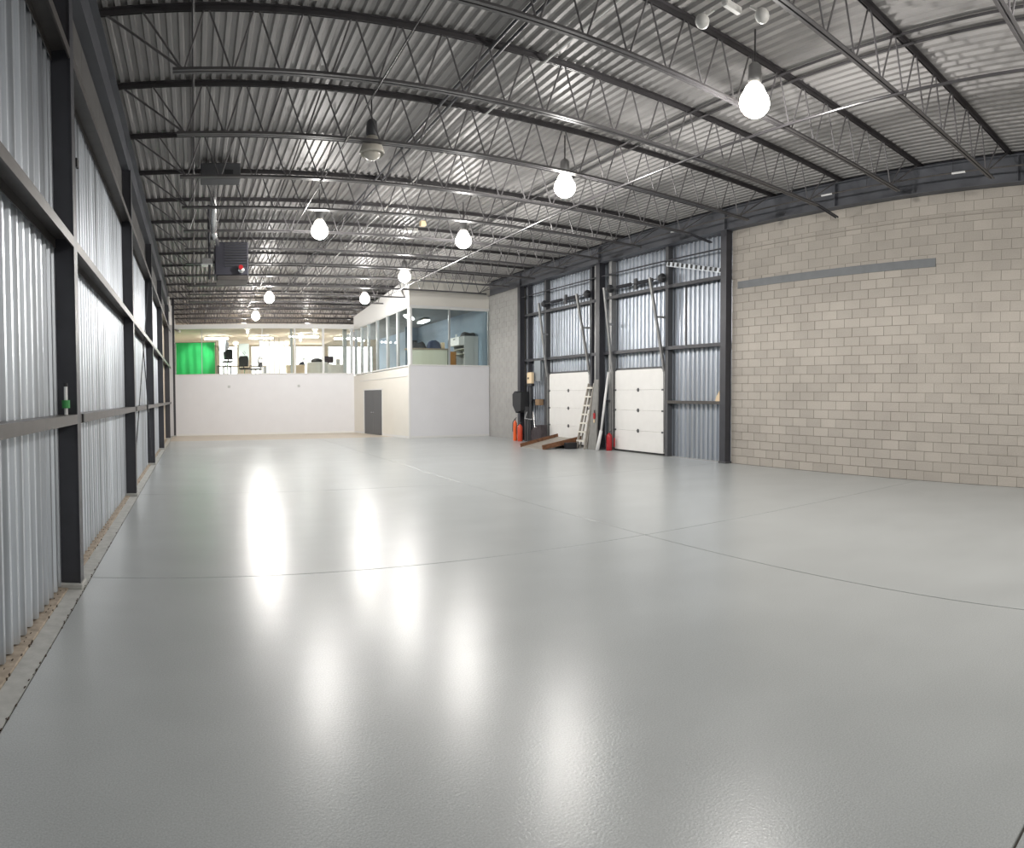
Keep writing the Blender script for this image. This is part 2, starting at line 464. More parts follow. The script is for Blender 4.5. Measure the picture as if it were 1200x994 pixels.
for b in blocks:
    gz = GAP/2 if not (b[0] > 6.2 and b[2] < 4.4) else GAP*0.62
    fx = XR + rb.uniform(-0.0025, 0.0025)
    # face and four returns: 5 quads
    a, c, z0, z1 = b[0]+gz, b[1]-gz, b[2]+gz, b[3]-gz
    vs = [(fx,a,z0),(fx,c,z0),(fx,c,z1),(fx,a,z1),(12.30,a,z0),(12.30,c,z0),(12.30,c,z1),(12.30,a,z1)]
    fs = [(0,3,2,1),(0,1,5,4),(1,2,6,5),(2,3,7,6),(3,0,4,7)]
    if b in solo: MB().add(vs, fs).build('block', BLOCK, wr)
    else: rest.add(vs, fs)
rest.build('far_blocks', BLOCK, wr, kind='stuff')
# short block return beyond the dock doors
wf = struct('wall_right', MB().box(12.10, 22.55, 0, 12.4, 25.2, 5.9), MORTAR, 'short grey block wall between far dock door and white office box', 'wall')
m = MB()
for r in range(29):
    for k in range(54, 64):
        a, b = (k-(0.5 if r % 2 else 0))*BL, (k+1-(0.5 if r % 2 else 0))*BL
        a, b = max(a, 22.55)+0.004, min(b, 25.2)-0.004
        if b-a < 0.05: continue
        fx = 12.09; z0, z1 = r*BH+0.004, min((r+1)*BH, 5.9)-0.004
        m.add([(fx,a,z0),(fx,b,z0),(fx,b,z1),(fx,a,z1),(12.15,a,z0),(12.15,b,z0),(12.15,b,z1),(12.15,a,z1)], [(0,3,2,1),(0,1,5,4),(1,2,6,5),(2,3,7,6),(3,0,4,7)])
m.build('far_blocks', M('grey_block', (0.37,0.365,0.355), 0.9, var=0.06, scale=3), wf, kind='stuff')
# lintel plate over the filled opening
tag(MB().bev(12.236, 5.9, 4.42, 12.28, 11.35, 4.60, 0.003).build('lintel_plate', LINTEL), 'long flat grey steel lintel plate set into the block wall', 'lintel')
# roof-edge beam
m = MB(); m.box(12.14, YB, 5.915, 12.16, 25.2, 6.41); m.box(12.04, YB, 5.9, 12.26, 25.2, 5.915); m.box(12.04, YB, 6.41, 12.26, 25.2, 6.425)
for yc in [4.1, 8.3]+COLY[2:5]: m.box(12.05, yc-0.006, 5.915, 12.14, yc+0.006, 6.41)
m.build('eave_beam', BEAM, wr)
m = MB(); m.box(12.2, YB, 6.43, 12.46, 25.2, 6.7); m.box(12.30, YB, 5.9, 12.46, 25.2, 6.43)
m.build('beam_backing', STEEL, wr)
m = MB(); m.tube((12.235, YB, 5.48), (12.235, 11.5, 5.38), 0.012, 6)
tag(m.build('conduit', M('block_conduit', (0.36,0.33,0.29), 0.6)), 'thin beige conduit running along the block wall just below the beam', 'conduit')

# dock-door wall: siding, girts, posts
wd = struct('wall_dock', MB().box(12.50, 11.5, -0.1, 12.6, 22.6, 6.7), PANEL, 'corrugated metal wall around the two white dock doors', 'wall')
me_r = siding_mesh('siding_sheet', 0.0, 6.42, -1, GALV2)
y = 11.56; k = 0
while y < 22.5:
    inst('siding_sheet', me_r, wd, (12.44+0.004*(k % 2), y, 0)); y += 0.898; k += 1
spans = [(11.75, 17.06), (17.24, 22.3)]
for zt in (4.82, 3.10):
    for a, b in spans:
        m = MB(); m.box(12.20, a, zt-0.008, 12.39, b, zt); m.box(12.20, a, zt-0.10, 12.208, b, zt-0.008); m.box(12.20, a, zt-0.10, 12.25, b, zt-0.094)
        m.build('girt', STEEL, wd)
for a, b in ((11.75, 14.0), (16.7, 17.06), (20.75, 22.3)):
    m = MB(); m.box(12.20, a, 1.572, 12.39, b, 1.58); m.box(12.20, a, 1.50, 12.208, b, 1.572)
    m.build('girt', GIRT if a < 12 else STEEL, wd)
MB().box(12.36, 13.38, 3.1, 12.385, 13.43, 4.72).build('door_post', STEEL, wd)
# door posts running to the beam
for yc, wdt, mat in ((14.03, 0.12, DARKG), (16.72, 0.14, TRACK), (17.78, 0.10, STEEL), (20.72, 0.13, DARKG), (17.45, 0.26, TRACK), (22.0, 0.06, STEEL)):
    z1 = 5.9 if wdt > 0.05 else 4.72
    z0 = 0.0 if wdt > 0.05 else 3.1
    m = MB(); m.box(12.21, yc-wdt/2, z0, 12.385, yc-wdt/2+0.012, z1); m.box(12.21, yc+wdt/2-0.012, z0, 12.385, yc+wdt/2, z1)
    m.box(12.21, yc-wdt/2+0.012, z0, 12.225, yc+wdt/2-0.012, z1)
    m.build('door_post', mat, wd)
for i, (yc, lab) in enumerate(((11.65, 'dark steel column where block wall meets corrugated dock wall'),
                               (17.15, 'dark steel column between the two white dock doors'),
                               (22.42, 'dark steel column at far end of the dock wall'))):
    column(12.03, 12.24, yc, 5.9, lab, half=0.10)
tag(MB().tube((12.10, 11.78, 5.47), (12.10, 17.02, 5.47), 0.022, 8).build('cross_rail', STEEL), 'slim dark rail spanning high across the near dock bay', 'rail')
tag(MB().tube((12.10, 17.28, 5.47), (12.10, 22.28, 5.47), 0.022, 8).build('cross_rail', STEEL), 'slim dark rail spanning high across the far dock bay', 'rail')

# ------------------------------------------------------------------ dock doors
def dock_door(name, y0, y1, zb, label, panels):
    dr = struct(name, MB().box(12.335, y0-0.03, zb, 12.36, y1+0.03, 2.56), DARKG, label, 'door')
    n = 4; ph = (2.50-zb)/n
    for i in range(n):
        z0 = zb+i*ph
        p = MB().bev(12.28, y0, z0+0.0015, 12.335, y1, z0+ph-0.0015, 0.005).build('door_panel', DOORW, dr)
        if i:
            h = MB(); yc = (y0+y1)/2
            h.bev(12.262, yc-0.035, z0-0.055, 12.28, yc+0.035, z0+0.055, 0.004)
            h.tube((12.262, yc-0.06, z0), (12.262, yc+0.06, z0), 0.012, 6)
            h.build('hinge', DARKG, p)
        for s in (y0, y1):
            h = MB(); sg = 1 if s == y1 else -1
            h.bev(12.25, s-0.05*(sg > 0)-0.02, z0+ph*0.96, 12.28, s+0.05*(sg < 0)+0.02, z0+ph*1.04-0.002, 0.003)
            h.tube((12.265, s-0.02, z0+ph), (12.265, s+sg*0.06, z0+ph), 0.025, 8)
            h.build('roller', DARKG, p)
    MB().box(12.27, y0, zb-0.03, 12.335, y1, zb).build('bottom_seal', BLACK, dr)
    for s, sg in ((y0, -1), (y1, 1)):
        yk = s+sg*0.07
        m = MB(); m.bar((12.25, yk, 0.1), (12.25, yk, 2.45), 0.045, 0.05, (0,1,0)); m.build('track', TRACK, dr)
        m = MB(); m.bar((12.24, yk, 2.40), (11.80, yk-sg*0.14, 5.02), 0.06, 0.075, (0,1,0))
        m.build('lift_track', TRACK, dr)
        m = MB(); m.bar((11.98, yk-sg*0.08, 3.93), (12.25, yk, 3.93), 0.05, 0.06); m.build('track_bracket', TRACK, dr)
        dm = MB(); dm.tube((12.10, yk-0.07, 5.02), (12.10, yk+0.07, 5.02), 0.13, 16, 0.09); dm.build('cable_drum', DARKG, dr, True)
        MB().tube((12.22, yk+sg*0.03, 0.2), (12.12, yk+sg*0.03, 4.95), 0.005, 5).build('lift_cable', STEEL, dr)
    sh = MB(); sh.tube((12.10, y0-0.25, 5.02), (12.10, y1+0.25, 5.02), 0.018, 8); sh.build('torsion_shaft', DARKG, dr)
    yc = (y0+y1)/2
    for a in (yc-0.85, yc+0.15):
        sp = MB()
        for t in range(14): sp.tube((12.10, a+t*0.05, 5.02), (12.10, a+t*0.05+0.03, 5.02), 0.055, 10)
        sp.build('torsion_spring', STEEL, dr)
    MB().bev(12.14, yc-0.06, 4.86, 12.2, yc+0.06, 5.18, 0.004).build('shaft_bearing', DARKG, dr)
    return dr
dock_door('door_1', 14.22, 16.55, 0.05, 'near white sectional dock door beside the metal wall', 4)
dock_door('door_2', 17.95, 20.55, 0.05, 'far white sectional dock door behind the rusty ramp', 4)
# flat bar with a row of black plates beside the near door lift gear
sa = thing('dashed_bar', (12.185, 11.8, 5.15), 'flat bar with a row of black plates high on bright siding above the metal bay', 'bar')
MB().bar((12.185, 11.80, 4.92), (12.185, 14.0, 5.40), 0.012, 0.13).build('bar', GALV, sa)
for t in range(12):
    u = (t+0.5)/12; MB().bar((12.178, 11.8+2.2*u-0.045, 4.92+0.48*u), (12.178, 11.8+2.2*u+0.045, 4.94+0.48*u), 0.006, 0.10).build('black_plate', BLACK, sa)

# ------------------------------------------------------------------ ceiling: roof deck
ce = struct('ceiling', MB().box(-1.5, YB-0.2, 6.56, 12.7, 42.4, 6.72), STEEL, 'ribbed galvanized metal roof deck over the hall', 'ceiling')
def deck_mesh(L):
    m = MB(); p = sheet_profile(0.1524, 6, -0.04, 0.062); n = len(p)
    vs = [(x, 0, 0.04+dd) for x, dd in p] + [(x, L, 0.04+dd) for x, dd in p]
    m.add(vs, [(i, i+1, n+i+1, n+i) for i in range(n-1)])
    return m.mesh('deck_sheet', DECK)
dm = deck_mesh(5.80)
for j in range(9):
    for i in range(15):
        inst('deck_sheet', dm, ce, (-1.27+i*0.9144, YB-0.05+j*5.79, ZD + 0.0015*((i+j) % 2)))

# ------------------------------------------------------------------ roof joists
JY = [4.30+1.93*k for k in range(-5, 19)]
proto = None
XA, XB_ = -1.20, 12.17
def make_joist(y0):
    j = thing('roof_joist', (0, y0, 6.43), '', 'joist')
    m = MB()
    for s in (-1, 1):
        m.box(XA, y0+s*0.012, 6.488, XB_, y0+s*0.066, 6.496); m.box(XA, y0+s*0.012, 6.428, XB_, y0+s*0.019, 6.488)
    for a in (XA, XB_-0.12): m.box(a, y0-0.066, 6.425, a+0.12, y0+0.066, 6.431)
    m.build('top_chord', JOIST, j)
    m = MB()
    for s in (-1, 1):
        m.box(-0.20, y0+s*0.012, 5.70, 11.22, y0+s*0.055, 5.707); m.box(-0.20, y0+s*0.012, 5.707, 11.22, y0+s*0.019, 5.752)
    m.build('bottom_chord', M('chord_lit_primer', (0.085, 0.082, 0.085), 0.35, var=0.10, scale=4), j)  # lower chords painted lighter to carry the glow of the lamps
    bx = [-0.08+0.6106*k for k in range(19)]
    def web(p, q, r): MB().tube((p, y0, 6.45), (q, y0, 5.73), r, 6, caps=False).build('web_member', WEB_LIT, j)
    web(-1.02, bx[0], 0.015); web(-0.56, bx[0], 0.013); web(12.0, bx[18], 0.015); web(11.50, bx[18], 0.013)
    for k in range(18):
        t = (bx[k]+bx[k+1])/2
        web(t-0.03, bx[k]+0.02, 0.0125); web(t+0.03, bx[k+1]-0.02, 0.0125)
    return j
nfront = len([y for y in JY if y < 2.2])
joists = []
for i, y0 in enumerate(JY):
    if y0 < -2.0: continue
    if proto is None: proto = j = make_joist(y0)
    else: j = clone(proto, (0, y0, 6.43))
    n = len(joists)
    joists.append(j)
for n, j in enumerate(joists):
    y0 = j.location.y
    vi = sum(1 for q in joists if 2.2 < q.location.y <= y0)
    if y0 < 2.2: j['label'] = 'dark open-web roof joist above or behind the camera, %s of those out of view' % ORD[n]
    else: j['group'] = 'open-web roof joists'; j['label'] = 'dark open-web steel roof joist crossing the hall, %s in view from the camera' % ORD[vi-1]

for j in joists:
    y0 = j.location.y
    if abs(y0-8.16) < 0.1 or abs(y0-12.02) < 0.1:
        m = MB()
        for s in (-1, 1): m.bar((11.2, y0+s*0.03, 5.722), (11.95, y0+s*0.03, 5.63), 0.02, 0.035)
        m.build('chord_extension', STEEL, j)

# bridging, conduits and pipes along the roof
def run(name, x, z, y0, y1, r, mat, label, cat, n=8):
    return tag(MB().tube((x, y0, z), (x, y1, z), r, n).build(name, mat), label, cat)
run('bridging_bar', 7.60, 5.68, -3, 25, 0.02, JOIST, 'long steel bridging bar across the lower joist chords below the right lamps', 'bridging')
run('bridging_bar', 7.55, 6.405, -3, 30, 0.018, JOIST, 'long steel bridging bar under upper joist chords, left of a close pair on the right', 'bridging')
run('bridging_bar', 7.80, 6.405, -3, 30, 0.018, JOIST, 'long steel bridging bar under upper joist chords, right of a close pair on the right', 'bridging')
run('bridging_bar', 3.95, 6.405, -3, 30, 0.022, STEEL, 'dark bridging bar under upper chords at mid roof, left of a close pair', 'bridging')
run('bridging_bar', 4.10, 6.405, -3, 30, 0.022, STEEL, 'dark bridging bar under upper chords at mid roof, right of a close pair', 'bridging')
run('conduit', 4.78, 6.40, -3, 30, 0.016, M('bright_conduit', (0.75,0.75,0.73), 0.3, 0.5), 'bright silver conduit along the roof deck near mid span', 'conduit')
run('gas_pipe', 0.06, 6.39, -3, 30, 0.022, JOIST, 'dark pipe running lengthwise under the deck near the left wall', 'pipe')
run('bridging_bar', 2.4, 5.685, -3, 30, 0.010, JOIST, 'thin bridging bar over lower joist chords below the left lamp row', 'bridging')
pp = thing('sprinkler_pipe', (11.6, 12, 6.03), 'long thin pale pipe running below the joist ends along the right beam', 'pipe')
MB().tube((11.6, -3, 6.05), (11.6, 25.1, 6.02), 0.016, 8).build('pipe', GIRT, pp)
for k in range(12):
    y = 1.4+1.93*k; MB().bar((11.6, y, 6.05), (11.6, y, 6.49), 0.012, 0.004, (0,1,0)).build('hanger', JOIST, pp)
for y in (5.0, 8.05, 12.9): MB().tube((11.6, y, 6.035), (11.6, y+0.28, 6.035), 0.02, 8).build('coupling', PVC, pp)

# ------------------------------------------------------------------ high-bay lamps
def lamp(x, y, zg, on, label):
    L = thing('high_bay_lamp', (x, y, zg), label, 'lamp', 'high-bay lamps')
    MB().tube((x, y, zg+0.42), (x, y, 6.5), 0.012, 8).build('hanger_rod', JOIST, L)
    m = MB(); m.lathe([(0,0.44),(0.05,0.44),(0.085,0.40),(0.095,0.22),(0.08,0.17),(0,0.17)], (x,y,zg), 16)
    m.build('ballast_housing', TRACK if on else DARKG, L, True)
    m = MB(); m.lathe([(0.085,0.17),(0.12,0.13),(0.17,0.02),(0.205,-0.08),(0.19,-0.115),(0.165,0.015),(0.11,0.12),(0.075,0.165)], (x,y,zg), 20)
    sh = m.build('shade', SHADE_LIT if on else LAMPOFF, L, True)
    MB().ball((x,y,zg-0.07), 0.20 if on else 0.15, 18, 12, 0.92).build('globe', BULB if on else LAMPOFF, sh, True)  # lit globe drawn larger, so its shape takes in the glare
    if on:
        ld = bpy.data.lights.new('high_bay_light', 'SPOT'); ld.spot_size = math.radians(172); ld.spot_blend = 0.25; ld.energy = LAMP_W*(1-UP); ld.color = (1.0, 0.97, 0.93); ld.shadow_soft_size = 0.06
        lo = bpy.data.objects.new('high_bay_light', ld); COL.objects.link(lo); lo.parent = L; lo.location = (0, 0, -0.33)
        lp = bpy.data.lights.new('shade_glow_light', 'POINT'); lp.energy = LAMP_W*UP; lp.color = ld.color; lp.shadow_soft_size = 0.06
        lq = bpy.data.objects.new('shade_glow_light', lp); COL.objects.link(lq); lq.parent = L; lq.location = (0, 0, -0.31)
    return L
for i, y in enumerate((5.8, 10.4, 15.1, 20.2, 25.2)):
    lamp(6.55 if i < 3 else 6.7, y, 5.62, True, 'lit white high-bay lamp in the right row, %s from the camera' % ORD[i])
for x in (2.95, 6.7): lamp(x, 38.4, 5.58, True, 'added high-bay lamp unseen behind the rear header, brightening the far roof, %s row' % ('left' if x < 5 else 'right'))  # unseen lamps added to brighten the roof beyond the header
for y in (1.1, -3.4): lamp(6.55, y, 5.62, True, 'lit high-bay lamp of the right row %s' % ('above the camera, out of view' if y > 0 else 'behind the camera, out of view'))
lamp(2.88, 10.3, 5.70, False, 'unlit grey bell-shaped high-bay lamp, alone nearest in left row')
for i, y in enumerate((15.1, 25.4, 31.0)):
    lamp(2.95, y, 5.62, True, 'lit white high-bay lamp in the left row, %s lit one from the camera' % ORD[i])
lamp(1.30, 6.75, 6.0, False, 'unlit white lamp at the top edge, only its bottom in view')
# twin-head emergency lights
def twin(x, y, z, dx, dy, label, r=0.075):
    t = thing('emergency_light', (x, y, z), label, 'light')
    MB().bev(x-0.12, y-0.04, z+0.03, x+0.12, y+0.04, z+0.10, 0.015).build('battery_box', WHITEP, t)
    for s in (-1, 1):
        MB().tube((x+s*dx*0.6, y+s*dy*0.6, z+0.05), (x+s*dx, y+s*dy, z-0.02), 0.015, 6).build('arm', WHITEP, t)
        MB().ball((x+s*dx, y+s*dy, z-0.05), r, 14, 8).build('lamp_head', WHITEP, t, True)
    MB().tube((x, y, z+0.10), (x, y, 6.5), 0.008, 6).build('hanger_rod', JOIST, t)
    return t
twin(4.97, 4.72, 5.62, 0.17, -0.26, 'white twin-head emergency light hanging at the top right')
b = thing('junction_box', (5.48, 16.5, 6.2), 'pair of small white boxes with chain hung under the middle of the roof', 'box')
MB().bev(5.58, 16.75, 6.12, 5.95, 16.95, 6.2, 0.01).build('box', WHITEP, b)
MB().bev(5.98, 16.6, 6.24, 6.13, 16.75, 6.38, 0.01).build('small_box', BEIGE, b)
MB().tube((5.76, 16.85, 6.2), (5.76, 16.85, 6.5), 0.006, 6).build('hanger', JOIST, b)
MB().tube((6.05, 16.68, 6.38), (6.05, 16.68, 6.5), 0.006, 6).build('hanger', JOIST, b)

# ------------------------------------------------------------------ unit heater near the left wall
uh = thing('unit_heater', (0.95, 16.0, 4.55), 'dark unit heater with louvred face hanging below the roof at left', 'heater')
uc = MB().bev(0.55, 16.0, 4.68, 1.36, 16.75, 5.48, 0.02).build('casing', HEATER, uh)
for k in range(9): MB().bar((0.79, 15.985, 4.90+k*0.065), (1.33, 15.985, 4.90+k*0.065), 0.035, 0.012, (0,0.5,1)).build('louvre', DARKG, uc)
MB().bev(0.60, 15.985, 4.56, 1.36, 16.72, 4.675, 0.01).build('bottom_tray', GIRT, uh)
MB().tube((1.18, 15.99, 4.80), (1.18, 15.93, 4.80), 0.08, 14).build('burner_port', DUCT, uc, True)
MB().tube((1.17, 15.94, 4.86), (1.17, 15.91, 4.86), 0.055, 12).build('red_knob', RED, uh, label='round red knob on the heater face')
for x in (0.6, 1.3):
    for y in (16.08, 16.68): MB().tube((x, y, 5.47), (x, y, 6.49), 0.008, 6).build('hanger_rod', JOIST, uh)
MB().path([(0.42, 16.1, 4.6), (0.42, 16.1, 5.35), (0.42, 16.1, 6.40)], 0.03, 8).build('gas_riser', STEEL, uh)
MB().bev(0.22, 16.05, 4.95, 0.52, 16.35, 5.12, 0.02).build('gas_valve', DUCT, uh)
MB().tube((0.50, 16.2, 5.03), (0.57, 16.2, 5.03), 0.03, 8).build('valve_pipe', STEEL, uh)
fp = thing('flue_pipe', (0.50, 15.1, 5.55), 'shiny vertical flue pipe between heater and roof', 'pipe')
MB().tube((0.50, 15.15, 5.50), (0.50, 14.6, 6.42), 0.07, 14).build('flue', DUCT, fp, True)
MB().tube((0.50, 15.15, 5.50), (0.60, 15.92, 5.42), 0.06, 12).build('elbow', DUCT, fp, True)
db = thing('duct_box', (0.6, 13.4, 6.1), 'dark sheet metal box with square outlet hung under the deck by the left wall', 'box')
MB().bev(0.20, 13.3, 6.10, 1.0, 13.7, 6.42, 0.015).build('box', DARKG, db)
MB().bev(0.68, 13.28, 6.16, 0.85, 13.31, 6.28, 0.003).build('outlet', BLACK, db)
MB().box(0.3, 13.5, 6.42, 0.33, 13.53, 6.5).build('hanger', JOIST, db)

# ------------------------------------------------------------------ white office walls at the rear
A = Vector((7.55, 30.5, 0)); B = Vector((8.55, 25.2, 0)); U = (B-A).normalized(); NRM = Vector((-U.y, U.x, 0))   # NRM points into the office
if NRM.x < 0: NRM = -NRM
LAB = (B-A).length
def onab(s, off=0.0, z=0.0): p = A + U*(s*LAB) + NRM*off; return (p.x, p.y, z)
def slab_ab(mb, s0, s1, o0, o1, z0, z1, z0b=None, z1b=None):
    z0b = z0 if z0b is None else z0b; z1b = z1 if z1b is None else z1b
    vs = [onab(s0,o0,z0), onab(s1,o0,z0b), onab(s1,o1,z0b), onab(s0,o1,z0), onab(s0,o0,z1), onab(s1,o0,z1b), onab(s1,o1,z1b), onab(s0,o1,z1)]
    return mb.add(vs, [(0,3,2,1),(4,5,6,7),(0,1,5,4),(1,2,6,5),(2,3,7,6),(3,0,4,7)])
ZS = 2.84
wb = struct('wall_back', MB().box(-1.3, 30.5, 0, 7.55, 30.65, ZS-0.03), WHITE, 'plain white low wall across the rear below the office glass', 'wall')
MB().bev(-0.9, 30.46, ZS-0.03, 7.56, 30.68, ZS, 0.006).build('sill_cap', TRIMW, wb)
MB().box(-1.3, 30.5, 4.98, 7.58, 30.65, 5.14).build('header', TRIMW, wb)
MB().box(-1.3, 30.5, ZS-0.03, -0.87, 30.65, 4.98).build('wall_pier', WHITE, wb)
MB().bev(-0.86, 30.485, 0, 7.55, 30.5, 0.09, 0.003).build('baseboard', TRIMW, wb)
for x in (1.55, 4.82): MB().bev(x, 30.485, 2.18, x+0.12, 30.5, 2.3, 0.004).build('wall_plate', CABINET, wb)
m = MB(); slab_ab(m, 0.0, 0.205, 0, 0.12, 0, 2.70, None, 2.74); slab_ab(m, 0.545, 0.995, 0, 0.12, 0, 2.80, None, 2.92); slab_ab(m, 0.205, 0.545, 0, 0.12, 2.03, 2.74, None, 2.80)
wm = struct('wall_side', m, CREAM, 'angled cream wall with grey double door between the two white walls', 'wall')
m = MB(); slab_ab(m, 0.0, 1.0, -0.03, 0.14, 2.72, 2.78, 2.93, 2.98); m.build('sill_cap', TRIMW, wm)
m = MB(); slab_ab(m, 0.0, 1.0, 0, 0.12, 4.90, 5.50, 5.34, 6.49); m.build('header', TRIMW, wm)
m = MB(); slab_ab(m, 0.12, 0.96, -0.015, 0.0, 2.42, 2.45, 2.52, 2.55); m.build('picture_rail', TRIMW, wm)
m = MB(); slab_ab(m, 0.0, 0.20, -0.015, 0, 0, 0.09); slab_ab(m, 0.55, 1.0, -0.015, 0, 0, 0.09); m.build('baseboard', TRIMW, wm)
m = MB(); slab_ab(m, 0.197, 0.207, -0.02, 0.02, 0, 2.05); slab_ab(m, 0.541, 0.551, -0.02, 0.02, 0, 2.05); slab_ab(m, 0.197, 0.551, -0.02, 0.02, 2.0, 2.05)
d3 = struct('door_3', m, TRIMW, 'dark grey double door in the angled cream wall', 'door')
for s0, s1 in ((0.209, 0.3735), (0.3755, 0.539)):
    m = MB(); slab_ab(m, s0, s1, 0.0, 0.04, 0.012, 1.995); lf = m.build('door_leaf', DOORG, d3)
    m = MB(); sh = 0.366 if s0 < 0.3 else 0.383
    p = Vector(onab(sh, -0.03, 1.0)); m.tube(onab(sh, 0.0, 1.0), p, 0.012, 6); m.tube(p, onab(sh + (-0.02 if s0 < .3 else .02), -0.03, 1.0), 0.011, 6); m.build('handle', CHROME, lf)
wx = struct('wall_front_office', MB().box(8.55, 25.2, 0, 12.25, 25.34, 2.94), WHITE, 'plain white wall of the office box facing the hall', 'wall')
MB().bev(8.50, 25.15, 2.94, 12.28, 25.36, 2.99, 0.006).build('sill_cap', TRIMW, wx)
MB().box(8.55, 25.2, 5.36, 12.25, 25.34, 6.55).build('header', CREAM, wx)
MB().bev(8.52, 25.16, 5.30, 12.25, 25.36, 5.38, 0.006).build('head_trim', TRIMW, wx)
MB().bev(8.56, 25.185, 0, 12.1, 25.2, 0.09, 0.003).build('baseboard', TRIMW, wx)
MB().bev(8.49, 25.14, 0, 8.56, 25.21, 2.94, 0.004).build('corner_trim', TRIMW, wx)

# glazing: rear run
w1 = struct('window_1', MB().box(-0.87, 30.54, 4.93, 7.56, 30.62, 4.98), TRIMW, 'long row of office panes above the low rear white wall', 'window')
xm = [(-0.88, 0.03, ALU), (0.38, 0.03, ALU), (3.19, 0.03, TRIMW), (4.72, 0.08, TRIMW), (6.08, 0.10, TRIMW), (7.46, 0.13, ALU)]
for x, wdt, mt in xm: MB().bev(x-wdt/2, 30.53, ZS, x+wdt/2, 30.63, 4.95, 0.004).build('mullion', mt, w1)
for (a, wa, _), (b, wb2, _) in zip(xm, xm[1:]): MB().box(a+wa/2, 30.575, ZS, b-wb2/2, 30.583, 4.94).build('pane', GLASS, w1)
# angled run
m = MB(); slab_ab(m, 0.0, 1.0, 0.02, 0.10, 4.86, 4.91, 5.30, 5.35)
w2 = struct('window_2', m, TRIMW, 'angled row of office panes above the cream wall', 'window')
sm = [0.02, 0.145, 0.28, 0.445, 0.63, 0.80, 0.985]
for s in sm:
    m = MB(); h = 0.011 if s < 0.95 else 0.02
    zt = 4.88+0.44*s; zb = 2.76+0.2*s
    slab_ab(m, s-h, s+h, 0.01, 0.11, zb, zt); m.build('mullion', ALU if s < 0.95 else TRIMW, w2)
for a, b in zip(sm, sm[1:]):
    m = MB(); slab_ab(m, a+0.011, b-0.011, 0.055, 0.063, 2.76+0.2*a, 4.88+0.44*a, 2.76+0.2*b, 4.88+0.44*b); m.build('pane', GLASS, w2)
# front run of the box
w3 = struct('window_3', MB().box(8.55, 25.22, 5.27, 12.25, 25.30, 5.34), TRIMW, 'two large office panes above the white box wall', 'window')
xm = [(8.60, 0.12, TRIMW), (10.30, 0.07, ALU), (12.10, 0.10, ALU)]
for x, wdt, mt in xm: MB().bev(x-wdt/2, 25.22, 2.98, x+wdt/2, 25.31, 5.29, 0.004).build('mullion', mt, w3)
for (a, wa, _), (b, wb2, _) in zip(xm, xm[1:]): MB().box(a+wa/2, 25.262, 2.98, b-wb2/2, 25.27, 5.28).build('pane', GLASS, w3)

# ------------------------------------------------------------------ office interior
ZF = 2.70
m = MB(); m.box(-1.3, 30.66, ZF-0.1, 12.2, 42.3, ZF); m.prism([(7.7,30.66),(8.67,25.36),(12.2,25.36),(12.2,30.66)], ZF-0.1, ZF, 2)
struct('floor', m, CARPET, 'grey carpeted office floor behind the glass', 'floor')
struct('ceiling', MB().box(-1.3, 30.66, 5.10, 8.3, 42.0, 5.14), TAN, 'tan office ceiling behind the rear glass', 'ceiling')
m = MB(); m.prism([(7.78,30.6),(8.7,25.4),(12.02,25.4),(12.02,42),(8.32,42),(8.32,30.6)], 5.45, 5.49, 2)
struct('ceiling', m, M('grey_ceiling', (0.30,0.32,0.34), 0.8), 'grey ceiling of the corner office room', 'ceiling')
wo = struct('wall_far', MB().box(-1.3, 42.0, ZF, 12.2, 42.2, 6.6), PLYWOOD, 'tan far wall of the office with bright windows', 'wall')
struct('wall_office_right', MB().box(12.02, 25.36, ZF, 12.2, 42, 6.6), BLUEW, 'pale blue side wall inside the corner office room', 'wall')
struct('wall_office_left', MB().box(-1.3, 30.66, ZF, -1.1, 42, 6.6), TRIMW, 'white side wall inside the office behind the green screen', 'wall')
for i, (a, b, zt) in enumerate(((1.65, 2.75, 4.95), (3.7, 6.3, 4.95), (6.6, 8.35, 4.95), (8.7, 11.6, 4.95))):
    wn = struct('window_%d' % (i+4), MB().box(a-0.06, 41.94, 3.0, b+0.06, 42.0, zt+0.06), TRIMW,
                'bright daylit office window in the far tan wall, %s from the left' % ORD[i], 'window')
    n = max(2, round((b-a)/0.6)); st = (b-a)/n
    for k in range(n): MB().box(a+k*st+0.012, 41.92, 3.06, a+(k+1)*st-0.012, 41.94, zt).build('blind', DAY, wn)
# posts and partitions
wp = struct('wall_partition', MB().box(4.62, 31.2, ZF, 4.72, 31.35, 5.10), CABINET, 'grey steel post inside the office behind the glass', 'wall')
struct('wall_partition', MB().box(7.25, 31.4, ZF, 7.42, 31.6, 5.10), CABINET, 'grey post in office near the angled glazing', 'wall')
# fluorescent fixtures
def fluo(x, y, z, L, label, ang=0, ztop=5.10, tube=None):
    f = thing('fluorescent_light', (x, y, z), label, 'light', 'fluorescent office lights')
    d = Vector((math.cos(ang), math.sin(ang), 0))*L/2
    c = Vector((x, y, z))
    MB().bar(c-d+Vector((0,0,0.06)), c+d+Vector((0,0,0.06)), 0.30, 0.06).build('housing', WHITEP, f)
    MB().bar(c-d*0.98, c+d*0.98, 0.26, 0.05).build('diffuser', tube or TUBE, f)
    for s in (-0.7, 0.7):
        p = c+d*s; MB().tube((p.x, p.y, z+0.09), (p.x, p.y, ztop), 0.006, 6).build('hanger', WHITEP, f)
fluo(1.25, 36, 4.96, 1.3, 'fluorescent light in the office above the green screen')
fluo(3.7, 36, 4.96, 1.3, 'fluorescent light in the office above the two black chairs')
fluo(5.9, 35, 4.96, 1.6, 'fluorescent light in the office above the reception desk')
fluo(8.6, 36, 4.96, 1.6, 'fluorescent light in the office behind the angled glass')
fluo(9.35, 27.6, 5.18, 1.5, 'fluorescent light hanging in the corner office room', 1.1, 5.45, TUBE_DIM)
